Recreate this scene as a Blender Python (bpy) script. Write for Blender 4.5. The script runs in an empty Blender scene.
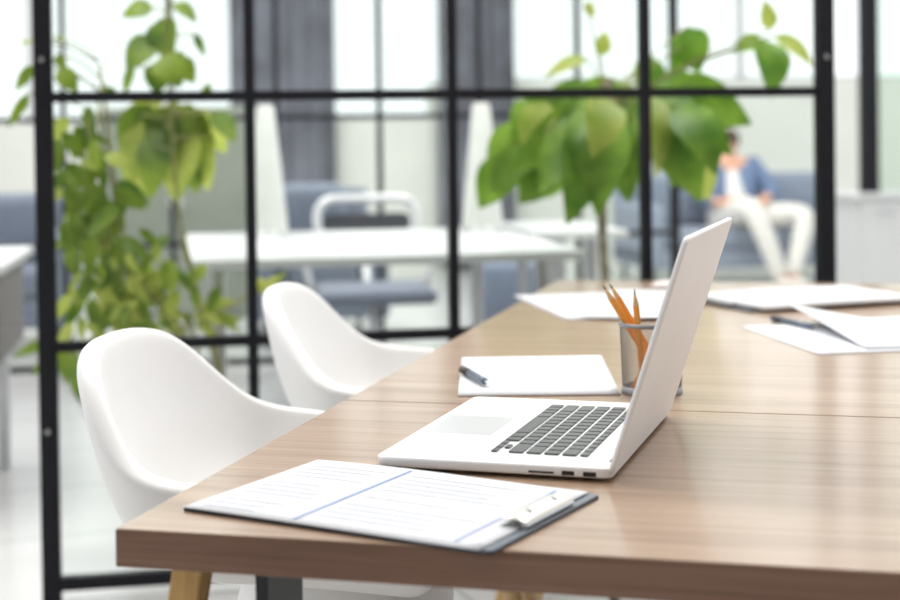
import bpy, bmesh, math, random
from mathutils import Vector, Matrix
random.seed(11)
SC = bpy.context.scene
COL = SC.collection
PI = math.pi

# ------------------------------------------------------------------ camera
cam_d = bpy.data.cameras.new('camera')
cam = bpy.data.objects.new('camera', cam_d); COL.objects.link(cam)
CAM_Z = 1.0898
cam_d.lens = 58.985; cam_d.sensor_width = 36.0; cam_d.sensor_fit = 'HORIZONTAL'
cam_d.shift_y = -0.15124
cam_d.clip_start = 0.05; cam_d.clip_end = 200
cam.matrix_world = Matrix.Translation((0, 0, CAM_Z)) @ Matrix.Rotation(PI/2 - 0.017463, 4, 'X') @ Matrix.Rotation(-0.0130, 4, 'Z')
cam_d.dof.use_dof = True
cam_d.dof.focus_distance = 1.66
cam_d.dof.aperture_fstop = 3.6
cam_d.dof.aperture_blades = 0
SC.camera = cam

# ------------------------------------------------------------------ view, sky, daylight and added fill lights
SC.view_settings.view_transform = 'Standard'
SC.view_settings.look = 'None'
SC.view_settings.gamma = 1.0
SC.view_settings.use_curve_mapping = False
SC.view_settings.exposure = 0.0
world = bpy.data.worlds.new('sky'); SC.world = world
world.use_nodes = True
bg = world.node_tree.nodes['Background']
bg.inputs['Color'].default_value = (0.97, 0.985, 1.0, 1)
bg.inputs['Strength'].default_value = 1.45

def area(name, loc, rot, sx, sy, power, color=(1, 1, 1)):
    d = bpy.data.lights.new(name, 'AREA'); d.shape = 'RECTANGLE'
    d.size = sx; d.size_y = sy; d.energy = power; d.color = color
    o = bpy.data.objects.new(name, d); COL.objects.link(o)
    o.location = loc; o.rotation_euler = rot
    return o
# unseen overhead fill lights, added to brighten the table and the office
for i, (x, y) in enumerate([(-1.5, 2.8), (1.5, 2.8), (-1.7, 4.6), (1.5, 4.6), (-1.7, 8.6), (1.7, 8.6)]):
    area('ceiling_fill', (x, y, 4.1), (0, 0, 0.172), 1.6, 1.6, (66 if x < 0 else 58) if y < 4 else (90 if y < 6 else 125), (1.0, 0.985, 0.96))

# ------------------------------------------------------------------ materials
def new_mat(name):
    m = bpy.data.materials.new(name); m.use_nodes = True
    nt = m.node_tree
    return m, nt, nt.nodes['Principled BSDF']

def mat(name, col, rough=0.5, metal=0.0, spec=0.5, noise=0.06, scale=12.0, bump=0.0, bscale=200.0, sheen=0.0, coat=0.0):
    m, nt, b = new_mat(name)
    tc = nt.nodes.new('ShaderNodeTexCoord')
    n = nt.nodes.new('ShaderNodeTexNoise'); n.inputs['Scale'].default_value = scale; n.inputs['Detail'].default_value = 4
    nt.links.new(tc.outputs['Object'], n.inputs['Vector'])
    r = nt.nodes.new('ShaderNodeValToRGB')
    c0 = [max(0, c*(1-noise)) for c in col]; c1 = [min(1, c*(1+noise)) for c in col]
    r.color_ramp.elements[0].position = 0.3; r.color_ramp.elements[1].position = 0.7
    r.color_ramp.elements[0].color = (*c0, 1); r.color_ramp.elements[1].color = (*c1, 1)
    nt.links.new(n.outputs['Fac'], r.inputs['Fac']); nt.links.new(r.outputs['Color'], b.inputs['Base Color'])
    b.inputs['Roughness'].default_value = rough; b.inputs['Metallic'].default_value = metal
    b.inputs['Specular IOR Level'].default_value = spec
    if sheen: b.inputs['Sheen Weight'].default_value = sheen
    if coat: b.inputs['Coat Weight'].default_value = coat
    if bump:
        n2 = nt.nodes.new('ShaderNodeTexNoise'); n2.inputs['Scale'].default_value = bscale
        nt.links.new(tc.outputs['Object'], n2.inputs['Vector'])
        bp = nt.nodes.new('ShaderNodeBump'); bp.inputs['Strength'].default_value = bump; bp.inputs['Distance'].default_value = 0.002
        nt.links.new(n2.outputs['Fac'], bp.inputs['Height']); nt.links.new(bp.outputs['Normal'], b.inputs['Normal'])
    return m

def wood_mat(name, c_dark, c_mid, c_light, grain=(1.2, 26, 26), rough=0.38, coat=0.0, spec=0.5):
    m, nt, b = new_mat(name)
    N, L = nt.nodes, nt.links
    tc = N.new('ShaderNodeTexCoord')
    mp = N.new('ShaderNodeMapping'); mp.inputs['Scale'].default_value = grain
    L.new(tc.outputs['Object'], mp.inputs['Vector'])
    n1 = N.new('ShaderNodeTexNoise'); n1.inputs['Scale'].default_value = 1.0; n1.inputs['Detail'].default_value = 9; n1.inputs['Roughness'].default_value = 0.62; n1.inputs['Distortion'].default_value = 0.9
    L.new(mp.outputs['Vector'], n1.inputs['Vector'])
    mp2 = N.new('ShaderNodeMapping'); mp2.inputs['Scale'].default_value = (grain[0]*2.2, grain[1]*5.5, grain[2]*5.5)
    L.new(tc.outputs['Object'], mp2.inputs['Vector'])
    n2 = N.new('ShaderNodeTexNoise'); n2.inputs['Scale'].default_value = 1.0; n2.inputs['Detail'].default_value = 5
    L.new(mp2.outputs['Vector'], n2.inputs['Vector'])
    r = N.new('ShaderNodeValToRGB'); cr = r.color_ramp
    cr.elements[0].position = 0.30; cr.elements[0].color = (*c_dark, 1)
    cr.elements[1].position = 0.72; cr.elements[1].color = (*c_light, 1)
    e = cr.elements.new(0.5); e.color = (*c_mid, 1)
    L.new(n1.outputs['Fac'], r.inputs['Fac'])
    r2 = N.new('ShaderNodeValToRGB'); r2.color_ramp.elements[0].position = 0.32; r2.color_ramp.elements[0].color = (0.62, 0.58, 0.55, 1)
    r2.color_ramp.elements[1].position = 0.5; r2.color_ramp.elements[1].color = (1, 1, 1, 1)
    L.new(n2.outputs['Fac'], r2.inputs['Fac'])
    mx = N.new('ShaderNodeMix'); mx.data_type = 'RGBA'; mx.blend_type = 'MULTIPLY'; mx.inputs['Factor'].default_value = 0.5
    L.new(r.outputs['Color'], mx.inputs['A']); L.new(r2.outputs['Color'], mx.inputs['B'])
    L.new(mx.outputs['Result'], b.inputs['Base Color'])
    b.inputs['Roughness'].default_value = rough
    b.inputs['Specular IOR Level'].default_value = spec
    b.inputs['Coat Weight'].default_value = coat; b.inputs['Coat Roughness'].default_value = 0.15; b.inputs['Coat IOR'].default_value = 1.6
    bp = N.new('ShaderNodeBump'); bp.inputs['Strength'].default_value = 0.12; bp.inputs['Distance'].default_value = 0.001
    L.new(n2.outputs['Fac'], bp.inputs['Height']); L.new(bp.outputs['Normal'], b.inputs['Normal'])
    return m

def glass_mat(name, tint=(0.97, 0.985, 0.98), refl=0.08):
    m = bpy.data.materials.new(name); m.use_nodes = True
    nt = m.node_tree; nt.nodes.clear(); N, L = nt.nodes, nt.links
    out = N.new('ShaderNodeOutputMaterial'); mix = N.new('ShaderNodeMixShader')
    t = N.new('ShaderNodeBsdfTransparent'); t.inputs['Color'].default_value = (*tint, 1)
    g = N.new('ShaderNodeBsdfGlossy'); g.inputs['Roughness'].default_value = 0.02
    f = N.new('ShaderNodeFresnel'); f.inputs['IOR'].default_value = 1.25
    L.new(f.outputs['Fac'], mix.inputs['Fac']); L.new(t.outputs['BSDF'], mix.inputs[1]); L.new(g.outputs['BSDF'], mix.inputs[2])
    L.new(mix.outputs['Shader'], out.inputs['Surface'])
    return m

def leaf_mat(name, ca, cb, trans=0.45):
    m, nt, b = new_mat(name)
    N, L = nt.nodes, nt.links
    tc = N.new('ShaderNodeTexCoord')
    n = N.new('ShaderNodeTexNoise'); n.inputs['Scale'].default_value = 9.0; n.inputs['Detail'].default_value = 3
    L.new(tc.outputs['Object'], n.inputs['Vector'])
    r = N.new('ShaderNodeValToRGB'); r.color_ramp.elements[0].position = 0.35; r.color_ramp.elements[1].position = 0.66
    r.color_ramp.elements[0].color = (*ca, 1); r.color_ramp.elements[1].color = (*cb, 1)
    L.new(n.outputs['Fac'], r.inputs['Fac']); L.new(r.outputs['Color'], b.inputs['Base Color'])
    b.inputs['Roughness'].default_value = 0.42
    t = N.new('ShaderNodeBsdfTranslucent'); L.new(r.outputs['Color'], t.inputs['Color'])
    mix = N.new('ShaderNodeMixShader'); mix.inputs['Fac'].default_value = trans
    L.new(b.outputs['BSDF'], mix.inputs[1]); L.new(t.outputs['BSDF'], mix.inputs[2])
    L.new(mix.outputs['Shader'], N['Material Output'].inputs['Surface'])
    return m

def tile_mat(name):
    m, nt, b = new_mat(name); N, L = nt.nodes, nt.links
    tc = N.new('ShaderNodeTexCoord')
    mp = N.new('ShaderNodeMapping'); mp.inputs['Rotation'].default_value = (0, 0, -0.172)
    L.new(tc.outputs['Object'], mp.inputs['Vector'])
    br = N.new('ShaderNodeTexBrick'); br.offset = 0.0
    br.inputs['Color1'].default_value = (0.60, 0.60, 0.595, 1); br.inputs['Color2'].default_value = (0.63, 0.63, 0.625, 1)
    br.inputs['Mortar'].default_value = (0.40, 0.40, 0.395, 1); br.inputs['Scale'].default_value = 1.0
    br.inputs['Mortar Size'].default_value = 0.007; br.inputs['Brick Width'].default_value = 0.6; br.inputs['Row Height'].default_value = 0.6
    L.new(mp.outputs['Vector'], br.inputs['Vector'])
    L.new(br.outputs['Color'], b.inputs['Base Color'])
    b.inputs['Roughness'].default_value = 0.22
    return m

M = {
 'wood': wood_mat('walnut_laminate', (0.27, 0.165, 0.098), (0.385, 0.252, 0.163), (0.46, 0.318, 0.220), rough=0.42, coat=0.6),
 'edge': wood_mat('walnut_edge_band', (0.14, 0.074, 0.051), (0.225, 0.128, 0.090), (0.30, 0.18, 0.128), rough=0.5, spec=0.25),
 'oak': wood_mat('honey_oak', (0.42, 0.24, 0.07), (0.56, 0.35, 0.12), (0.66, 0.44, 0.18), grain=(30, 30, 2), rough=0.45),
 'steel': mat('black_powder_coated_steel', (0.018, 0.019, 0.022), 0.5, 0.0, 0.4, 0.1),
 'frame': mat('black_frame_paint', (0.010, 0.010, 0.014), 0.6, 0.0, 0.2, 0.1),
 'glass': glass_mat('clear_pane_glass'),
 'greenglass': glass_mat('green_tinted_glass', (0.89, 0.945, 0.905)),
 'bolt': mat('zinc_bolt', (0.55, 0.56, 0.58), 0.3, 1.0),
 'alu': mat('silver_aluminium', (0.88, 0.88, 0.89), 0.40, 0.2, 0.5, 0.015),
 'alulid': mat('silver_lid_aluminium', (0.87, 0.87, 0.865), 0.45, 0.0, 0.5, 0.015),
 'pad': mat('glass_trackpad', (0.66, 0.675, 0.68), 0.3, 0.2, 0.5, 0.01),
 'key': mat('black_key_plastic', (0.115, 0.117, 0.122), 0.30, 0.0, 0.5, 0.08),
 'screen': mat('black_screen_glass', (0.01, 0.01, 0.012), 0.08, 0.0, 0.5, 0.05),
 'port': mat('dark_port', (0.01, 0.01, 0.01), 0.6),
 'rubber': mat('black_rubber', (0.02, 0.02, 0.02), 0.8),
 'paper': mat('white_paper', (0.71, 0.72, 0.75), 0.75, 0.0, 0.2, 0.012, 6),
 'blue': mat('blue_ink', (0.24, 0.34, 0.60), 0.8, 0, 0.1),
 'ink': mat('pale_grey_ink', (0.52, 0.55, 0.62), 0.8, 0, 0.1),
 'board': mat('dark_blue_grey_board', (0.020, 0.026, 0.040), 0.4, 0, 0.5),
 'boardedge': mat('grey_board_edge', (0.14, 0.165, 0.20), 0.4, 0, 0.5),
 'cream': mat('cream_clip_metal', (0.78, 0.76, 0.70), 0.3, 0.3),
 'orange': mat('orange_pencil_paint', (0.83, 0.33, 0.035), 0.35, 0, 0.5, 0.05),
 'tipwood': mat('pencil_tip_wood', (0.70, 0.45, 0.24), 0.7),
 'lead': mat('graphite', (0.06, 0.06, 0.06), 0.5),
 'mesh': mat('silver_grey_wire_mesh', (0.25, 0.25, 0.26), 0.4, 0.5),
 'penbody': mat('slate_pen_plastic', (0.09, 0.12, 0.17), 0.3),
 'pencap': mat('dark_brown_pen_grip', (0.05, 0.035, 0.028), 0.5),
 'chair': mat('white_leatherette', (0.84, 0.835, 0.83), 0.5, 0, 0.4, 0.015, 5, 0.05, 350),
 'legwood': wood_mat('pale_chair_leg_wood', (0.48, 0.30, 0.13), (0.60, 0.40, 0.2), (0.68, 0.48, 0.27), grain=(30, 30, 2)),
 'pot': mat('white_glazed_pot', (0.75, 0.75, 0.74), 0.3),
 'soil': mat('dark_potting_soil', (0.05, 0.035, 0.025), 0.95, 0, 0.1, 0.4, 60, 0.6, 80),
 'stem': mat('green_brown_stem', (0.22, 0.22, 0.07), 0.7, 0, 0.3, 0.25, 30),
 'trunk': mat('grey_brown_bark', (0.34, 0.30, 0.22), 0.85, 0, 0.2, 0.3, 40, 0.4, 60),
 'leafA': leaf_mat('olive_green_leaf', (0.065, 0.145, 0.008), (0.24, 0.335, 0.032), 0.42),
 'leafB': leaf_mat('yellow_green_leaf', (0.30, 0.40, 0.05), (0.56, 0.60, 0.14), 0.5),
 'leafC': leaf_mat('fresh_green_leaf', (0.085, 0.215, 0.012), (0.27, 0.44, 0.045), 0.42),
 'white': mat('white_laminate', (0.57, 0.58, 0.58), 0.35, 0, 0.5, 0.01),
 'whitewall': mat('white_wall_paint', (0.80, 0.80, 0.79), 0.8, 0, 0.2, 0.01),
 'blockwall': mat('warm_grey_blocker', (0.50, 0.47, 0.45), 0.8, 0, 0.2, 0.02),
 'ivory': mat('ivory_spandrel', (0.74, 0.735, 0.69), 0.6, 0, 0.3, 0.03, 3),
 'olive': mat('grey_green_cabinet', (0.30, 0.315, 0.27), 0.5, 0, 0.3, 0.06, 3),
 'paleg': mat('pale_green_wall', (0.74, 0.755, 0.70), 0.7, 0, 0.2, 0.03, 2),
 'ceil': mat('white_ceiling_paint', (0.84, 0.84, 0.83), 0.85, 0, 0.2, 0.01),
 'curtain': mat('slate_curtain_cloth', (0.145, 0.148, 0.178), 0.85, 0, 0.2, 0.45, 2.2, sheen=0.3),
 'sofa': mat('slate_blue_upholstery', (0.20, 0.225, 0.29), 0.8, 0, 0.3, 0.08, 20, sheen=0.2),
 'sofa2': mat('grey_blue_upholstery', (0.27, 0.31, 0.39), 0.8, 0, 0.3, 0.08, 20, sheen=0.2),
 'greyplastic': mat('dark_grey_plastic', (0.05, 0.055, 0.065), 0.5),
 'chrome': mat('white_chair_plastic', (0.74, 0.745, 0.76), 0.25, 0.2),
 'slate': mat('slate_blue_pouf_cloth', (0.19, 0.23, 0.31), 0.8),
 'brownbox': mat('grey_brown_pedestal', (0.17, 0.16, 0.155), 0.6),
 'skin': mat('skin', (0.72, 0.40, 0.28), 0.5, 0, 0.4, 0.04),
 'hair': mat('dark_brown_hair', (0.06, 0.035, 0.02), 0.6),
 'denim': mat('blue_denim', (0.16, 0.22, 0.36), 0.85, 0, 0.2, 0.1, 40),
 'shirt': mat('white_shirt_cotton', (0.80, 0.79, 0.78), 0.8),
 'trouser': mat('cream_trouser_cotton', (0.80, 0.775, 0.73), 0.8),
 'shoe': mat('white_shoe_leather', (0.74, 0.72, 0.68), 0.5),
 'eye': mat('dark_eye', (0.03, 0.02, 0.02), 0.2),
 'lip': mat('lip', (0.50, 0.20, 0.17), 0.5),
 'lampshade': mat('white_lamp_cone', (0.62, 0.63, 0.60), 0.45),
 'pink': mat('pale_pink_paper', (0.80, 0.70, 0.68), 0.8, 0, 0.2),
 'tile': tile_mat('pale_floor_tile'),
}

# ------------------------------------------------------------------ mesh helpers
class MB:
    def __init__(self): self.bm = bmesh.new()
    def box(self, a, b, rot=None, about=None, bevel=0.0, seg=2):
        c = [(a[i]+b[i])/2 for i in range(3)]; s = [abs(b[i]-a[i]) for i in range(3)]
        g = bmesh.ops.create_cube(self.bm, size=1.0)['verts']
        bmesh.ops.scale(self.bm, vec=s, verts=g)
        if bevel:
            es = list({e for v in g for e in v.link_edges})
            r = bmesh.ops.bevel(self.bm, geom=es, offset=bevel, segments=seg, profile=0.5, affect='EDGES')
            g = list({v for f in r['faces'] for v in f.verts} | {v for v in g if v.is_valid})
        bmesh.ops.translate(self.bm, vec=c, verts=g)
        if rot is not None:
            bmesh.ops.rotate(self.bm, cent=about or c, matrix=rot, verts=g)
        return self
    def tube(self, pts, rad, seg=10, cap=True):
        pts = [Vector(p) for p in pts]
        rads = rad if isinstance(rad, (list, tuple)) else [rad]*len(pts)
        rings = []
        ref = None
        for i, p in enumerate(pts):
            d = (pts[min(i+1, len(pts)-1)] - pts[max(i-1, 0)]).normalized()
            if ref is None: ref = Vector((0, 0, 1)) if abs(d.z) < 0.9 else Vector((1, 0, 0))
            s = d.cross(ref)
            if s.length < 1e-4: s = d.cross(Vector((0, 1, 0.3)))
            s.normalize(); t = s.cross(d).normalized(); ref = t
            rings.append([self.bm.verts.new(p + (s*math.cos(2*PI*k/seg) + t*math.sin(2*PI*k/seg))*rads[i]) for k in range(seg)])
        for a, b in zip(rings[:-1], rings[1:]):
            for k in range(seg):
                self.bm.faces.new((a[k], a[(k+1) % seg], b[(k+1) % seg], b[k]))
        if cap:
            self.bm.faces.new(rings[0][::-1]); self.bm.faces.new(rings[-1])
        return self
    def lathe(self, prof, seg=32, c=(0, 0, 0)):
        rings = []
        for r, z in prof:
            if r < 1e-6: rings.append([self.bm.verts.new((c[0], c[1], c[2]+z))])
            else: rings.append([self.bm.verts.new((c[0]+r*math.cos(2*PI*k/seg), c[1]+r*math.sin(2*PI*k/seg), c[2]+z)) for k in range(seg)])
        for a, b in zip(rings[:-1], rings[1:]):
            for k in range(seg):
                k2 = (k+1) % seg
                if len(a) == 1 and len(b) == 1: continue
                if len(a) == 1: self.bm.faces.new((a[0], b[k], b[k2]))
                elif len(b) == 1: self.bm.faces.new((a[k], a[k2], b[0]))
                else: self.bm.faces.new((a[k], a[k2], b[k2], b[k]))
        return self
    def prism(self, poly, z0, z1):
        lo = [self.bm.verts.new((x, y, z0)) for x, y in poly]; hi = [self.bm.verts.new((x, y, z1)) for x, y in poly]
        n = len(poly)
        self.bm.faces.new(lo[::-1]); self.bm.faces.new(hi)
        for k in range(n): self.bm.faces.new((lo[k], lo[(k+1) % n], hi[(k+1) % n], hi[k]))
        return self
    def grid(self, P):
        V = [[self.bm.verts.new(p) for p in row] for row in P]
        for a, b in zip(V[:-1], V[1:]):
            for k in range(len(a)-1): self.bm.faces.new((a[k], a[k+1], b[k+1], b[k]))
        return self
    def ball(self, c, r, sc=(1, 1, 1), seg=16):
        g = bmesh.ops.create_uvsphere(self.bm, u_segments=seg, v_segments=seg//2+2, radius=r)['verts']
        bmesh.ops.scale(self.bm, vec=sc, verts=g); bmesh.ops.translate(self.bm, vec=c, verts=g)
        return self
    def leaf(self, base, tip, width, n=Vector((0, -1, 0.25)), droop=0.12, fold=0.18, k=7):
        base, tip = Vector(base), Vector(tip); d = tip-base; ln = d.length; d.normalize()
        n = Vector(n); s = d.cross(n).normalized(); nn = s.cross(d).normalized()
        L, C, Rr = [], [], []
        for i in range(k+1):
            t = i/k
            w = width*0.5*(math.sin(PI*min(1, t*0.97+0.03)**0.72))**0.85 if 0 < i < k else width*0.02
            c = base + d*(ln*t) + nn*(droop*ln*math.sin(PI*t)) 
            up = nn*(fold*w)
            L.append(c - s*w + up); C.append(c); Rr.append(c + s*w + up)
        V = [[self.bm.verts.new(p) for p in row] for row in (L, C, Rr)]
        for a, b in zip(V[:-1], V[1:]):
            for i in range(k): self.bm.faces.new((a[i], b[i], b[i+1], a[i+1]))
        return self
    def build(self, name, m, parent=None, smooth=False, loc=None, rotz=None, mods=()):
        bmesh.ops.recalc_face_normals(self.bm, faces=self.bm.faces[:])
        me = bpy.data.meshes.new(name); self.bm.to_mesh(me); self.bm.free()
        me.materials.append(m)
        if smooth:
            for p in me.polygons: p.use_smooth = True
        o = bpy.data.objects.new(name, me); COL.objects.link(o)
        if parent: o.parent = parent
        if loc: o.location = loc
        if rotz is not None: o.rotation_euler = (0, 0, rotz)
        for kind, kw in mods:
            md = o.modifiers.new(kind.lower(), kind)
            for a, v in kw.items(): setattr(md, a, v)
        return o

BEV = lambda w, s=2: ('BEVEL', dict(width=w, segments=s, limit_method='ANGLE', angle_limit=0.6))
SUB = lambda n=2: ('SUBSURF', dict(levels=n, render_levels=n))

def tag(o, label=None, cat=None, group=None, kind=None):
    if label: o['label'] = label
    if cat: o['category'] = cat
    if group: o['group'] = group
    if kind: o['kind'] = kind
    return o
def thing(name, label, cat, loc=(0, 0, 0), rotz=0.0, group=None):
    o = bpy.data.objects.new(name, None); COL.objects.link(o)
    o.empty_display_size = 0.1; o.location = loc; o.rotation_euler = (0, 0, rotz)
    return tag(o, label, cat, group)
def dup(root, loc, rotz, label):
    r = root.copy(); COL.objects.link(r); r.location = loc; r.rotation_euler = (0, 0, rotz); r['label'] = label
    for ch in list(root.children):
        c = ch.copy(); COL.objects.link(c); c.parent = r
        for g in list(ch.children):
            d = g.copy(); COL.objects.link(d); d.parent = c
    return r
def rrect(x0, y0, x1, y1, r, n=6):
    P = []
    for cx, cy, a in ((x1-r, y0+r, -PI/2), (x1-r, y1-r, 0), (x0+r, y1-r, PI/2), (x0+r, y0+r, PI)):
        for k in range(n+1): P.append((cx+r*math.cos(a+PI/2*k/n), cy+r*math.sin(a+PI/2*k/n)))
    return P
def catmull(C, n=8):
    C = [Vector(c) for c in C]; P = [2*C[0]-C[1]] + C + [2*C[-1]-C[-2]]; out = []
    for i in range(1, len(P)-2):
        a, b, c, d = P[i-1:i+3]
        for k in range(n + (1 if i == len(P)-3 else 0)):
            t = k/n
            out.append(0.5*((2*b)+(c-a)*t+(2*a-5*b+4*c-d)*t*t+(3*b-a-3*c+d)*t**3))
    return out

# two frames of the place: the meeting table's and the room's
TYAW = -0.24537
TOX, TOY = -0.29765, 1.29283
TABLE_Z = 0.75
def T(x, y, z=0.0):
    c, s = math.cos(TYAW), math.sin(TYAW)
    return Vector((TOX+c*x-s*y, TOY+s*x+c*y, TABLE_Z+z))
RYAW = 0.17226
def RM(x, y, z=0.0):
    c, s = math.cos(RYAW), math.sin(RYAW)
    return Vector((c*x-s*y, s*x+c*y, z))

# ------------------------------------------------------------------ room shell
def struct(o): o['kind'] = 'structure'; return o
struct(MB().box((-7, -4, -0.1), (7, 12.2, 0)).build('floor', M['tile'], rotz=RYAW))
struct(MB().box((-7, -4, 4.2), (7, 12.2, 4.3)).build('ceiling', M['ceil'], rotz=RYAW))
struct(MB().box((5.4, -4, 0), (5.5, -1.4, 4.2)).build('blocker_wall_right', M['blockwall'], rotz=RYAW))  # unseen stub of wall, added to block side light from the table front
BY = 11.9
wb = MB()
wb.box((-7, BY, 0), (1.9, BY+0.15, 1.24)); wb.box((-7, BY, 4.05), (7, BY+0.15, 4.2))
struct(wb.build('wall_back', M['ivory'], rotz=RYAW))
struct(MB().box((1.9, BY-0.01, 0), (7, BY+0.15, 1.55)).build('wall_back_right', M['paleg'], rotz=RYAW))
struct(MB().box((-7, -4.15, 0), (7, -4, 4.2)).build('blocker_wall_front', M['blockwall'], rotz=RYAW))  # unseen wall behind the camera, added to cut the frontal light
for i, (x0, x1) in enumerate([(-7, -3.9), (-3.9, -1.25), (-1.25, 2.2), (2.2, 4.6), (4.6, 7)]):
    z0 = 1.24 if x1 <= 2.2 else 1.55
    f = MB()
    for xa, xb, za, zb in ((x0, x0+0.03, z0, 4.05), (x1-0.03, x1, z0, 4.05), (x0, x1, z0, z0+0.03), (x0, x1, 4.02, 4.05)):
        f.box((xa, BY+0.03, za), (xb, BY+0.09, zb))
    w = struct(f.build('window_%d' % (i+1), M['white'], rotz=RYAW))
    MB().box((x0+0.03, BY+0.055, z0+0.03), (x1-0.03, BY+0.063, 4.02)).build('pane', M['glass'], w)

# ------------------------------------------------------------------ meeting tables (wood-grain tops, steel plate legs, oak trestle legs)
W = 1.75
def plate(parent, x, y, h=0.716):
    MB().box((x, y, 0), (x+0.012, y+0.092, h)).build('steel_leg', M['steel'], parent, mods=[BEV(0.0015)])
def oak(parent, top, foot):
    m = MB(); t, f = Vector(top), Vector(foot)
    a = 0.0150
    vs = [[m.bm.verts.new(p + Vector((sx*a, sy*a, 0))) for sx, sy in ((-1, -1), (1, -1), (1, 1), (-1, 1))] for p in (f, t)]
    m.bm.faces.new(vs[0][::-1]); m.bm.faces.new(vs[1])
    for k in range(4): m.bm.faces.new((vs[0][k], vs[0][(k+1) % 4], vs[1][(k+1) % 4], vs[1][k]))
    m.build('oak_leg', M['oak'], parent, mods=[BEV(0.003)])
def tabletop(parent, depth):
    top = MB().box((0, 0, 0.716), (W, depth, 0.75)).build('tabletop', M['wood'], parent, mods=[BEV(0.0004, 1)])
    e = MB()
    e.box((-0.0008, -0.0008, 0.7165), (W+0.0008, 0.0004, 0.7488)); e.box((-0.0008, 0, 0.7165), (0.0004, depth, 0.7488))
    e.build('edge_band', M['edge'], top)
t1 = thing('meeting_table', 'brown wood-grain table nearest the front, holding the laptop and the clipboard of forms', 'table', T(0, 0, -0.75), TYAW)
tabletop(t1, 0.6425)
plate(t1, 0.113, 0.04); oak(t1, (0.052, 0.05, 0.716), (-0.085, 0.05, 0)); oak(t1, (0.079, 0.155, 0.716), (0.20, 0.155, 0))
plate(t1, W-0.125, 0.04); oak(t1, (W-0.05, 0.05, 0.716), (W+0.05, 0.05, 0)); plate(t1, 0.85, 0.5)
t2 = thing('meeting_table', 'brown wood-grain table behind the seam, holding the pencil cup and loose papers', 'table', T(0, 0.6465, -0.75), TYAW)
tabletop(t2, 1.62)
plate(t2, 0.135, 1.47); oak(t2, (0.05, 1.57, 0.716), (-0.055, 1.57, 0)); oak(t2, (0.06, 1.45, 0.716), (-0.12, 1.47, 0))
plate(t2, 0.85, 0.1); plate(t2, W-0.15, 1.47); oak(t2, (W-0.05, 1.57, 0.716), (W+0.04, 1.57, 0))

# ------------------------------------------------------------------ laptop
LP = thing('laptop', 'open silver laptop with black keys standing on the nearer wood table', 'laptop', T(0.1567, 0.2645), TYAW-0.0611)
LD, LW = 0.2471, 0.3589
zt = 0.0145
base = MB().prism(rrect(0, 0, LD, LW, 0.011), 0.0035, zt).build('base', M['alu'], LP, mods=[BEV(0.0028, 3)])
for x, y in ((0.02, 0.02), (0.02, LW-0.02), (LD-0.025, 0.02), (LD-0.025, LW-0.02)):
    MB().lathe([(0, 0), (0.007, 0), (0.007, 0.0036), (0, 0.0036)], 16, (x, y, 0)).build('rubber_foot', M['rubber'], base)
MB().prism(rrect(0.010, LW/2-0.0525, 0.088, LW/2+0.0525, 0.003), zt-0.0005, zt+0.0002).build('trackpad', M['pad'], base)
for x0, x1, z0, z1 in ((0.163, 0.189, 0.0062, 0.0082), (0.197, 0.2095, 0.0055, 0.0098), (0.2185, 0.2315, 0.0052, 0.0098)):
    MB().box((x0, -0.0004, z0), (x1, 0.003, z1)).build('port', M['port'], base)
for y0 in (0.012, LW-0.034):
    g = MB()
    for a in range(20):
        for b_ in range(4):
            g.box((0.115+a*0.0052, y0+b_*0.006, zt-0.0002), (0.1163+a*0.0052, y0+b_*0.006+0.0013, zt+0.0001))
    g.build('speaker_grille', M['pad'], base)
KB = MB().prism(rrect(0.1085, 0.0425, 0.2172, LW-0.0425, 0.003), zt-0.0006, zt+0.0001).build('keyboard', M['alu'], LP)
P_ = 0.01885; X0 = 0.1095; YL = LW/2 + 14.5*P_/2; G = 0.0037
def key(x0, x1, yl, yr):
    MB().prism(rrect(x0+G/2, yr+G/2, x1-G/2, yl-G/2, 0.0014, 3), zt, zt+0.0021).build('key', M['key'], KB, mods=[BEV(0.0004, 1)])
rows = [[1, 1, 1, 1.25, 5, 1.25, 1, -1, -2, -1], [2.25]+[1]*10+[2.25], [1.75]+[1]*11+[1.75], [1.5]+[1]*13, [1]*13+[1.5], [14.5/14]*14]
for r, row in enumerate(rows):
    xa = X0 + r*P_; xb = xa + (P_ if r < 5 else P_*0.62); y = YL
    for w in row:
        ww = abs(w) if w != -2 else 1
        yn = y - ww*P_
        if w == -1: key(xa, xa+P_*0.53, y, yn)
        elif w == -2: key(xa, xa+P_*0.53, y, yn); key(xa+P_*0.5, xb, y, yn)
        else: key(xa, xb, y, yn)
        y = yn
# hinge and lid, the lid opened to 108 degrees
LA = 1.8898
hx, hz = LD-0.004, 0.0125
MB().tube([(hx-0.003, 0.03, hz-0.0015), (hx-0.003, LW-0.03, hz-0.0015)], 0.0042, 14).build('hinge', M['screen'], LP)
lid = MB()
lid.prism(rrect(0, 0, LD, LW, 0.010), 0, 0.0058)      # x runs up the lid, z towards the user
lm = Matrix(((-math.cos(LA), 0, -math.sin(LA)), (0, 1, 0), (math.sin(LA), 0, -math.cos(LA)))).to_4x4()
# columns: local x -> along the lid, local z -> screen side
lo = lid.build('lid', M['alulid'], LP, mods=[BEV(0.0022, 3)])
lo.matrix_local = Matrix.Translation((hx+0.0045, 0, 0.006)) @ lm
MB().prism(rrect(0.004, 0.004, LD-0.003, LW-0.004, 0.008), 0.0056, 0.0063).build('screen', M['screen'], lo)

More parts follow.
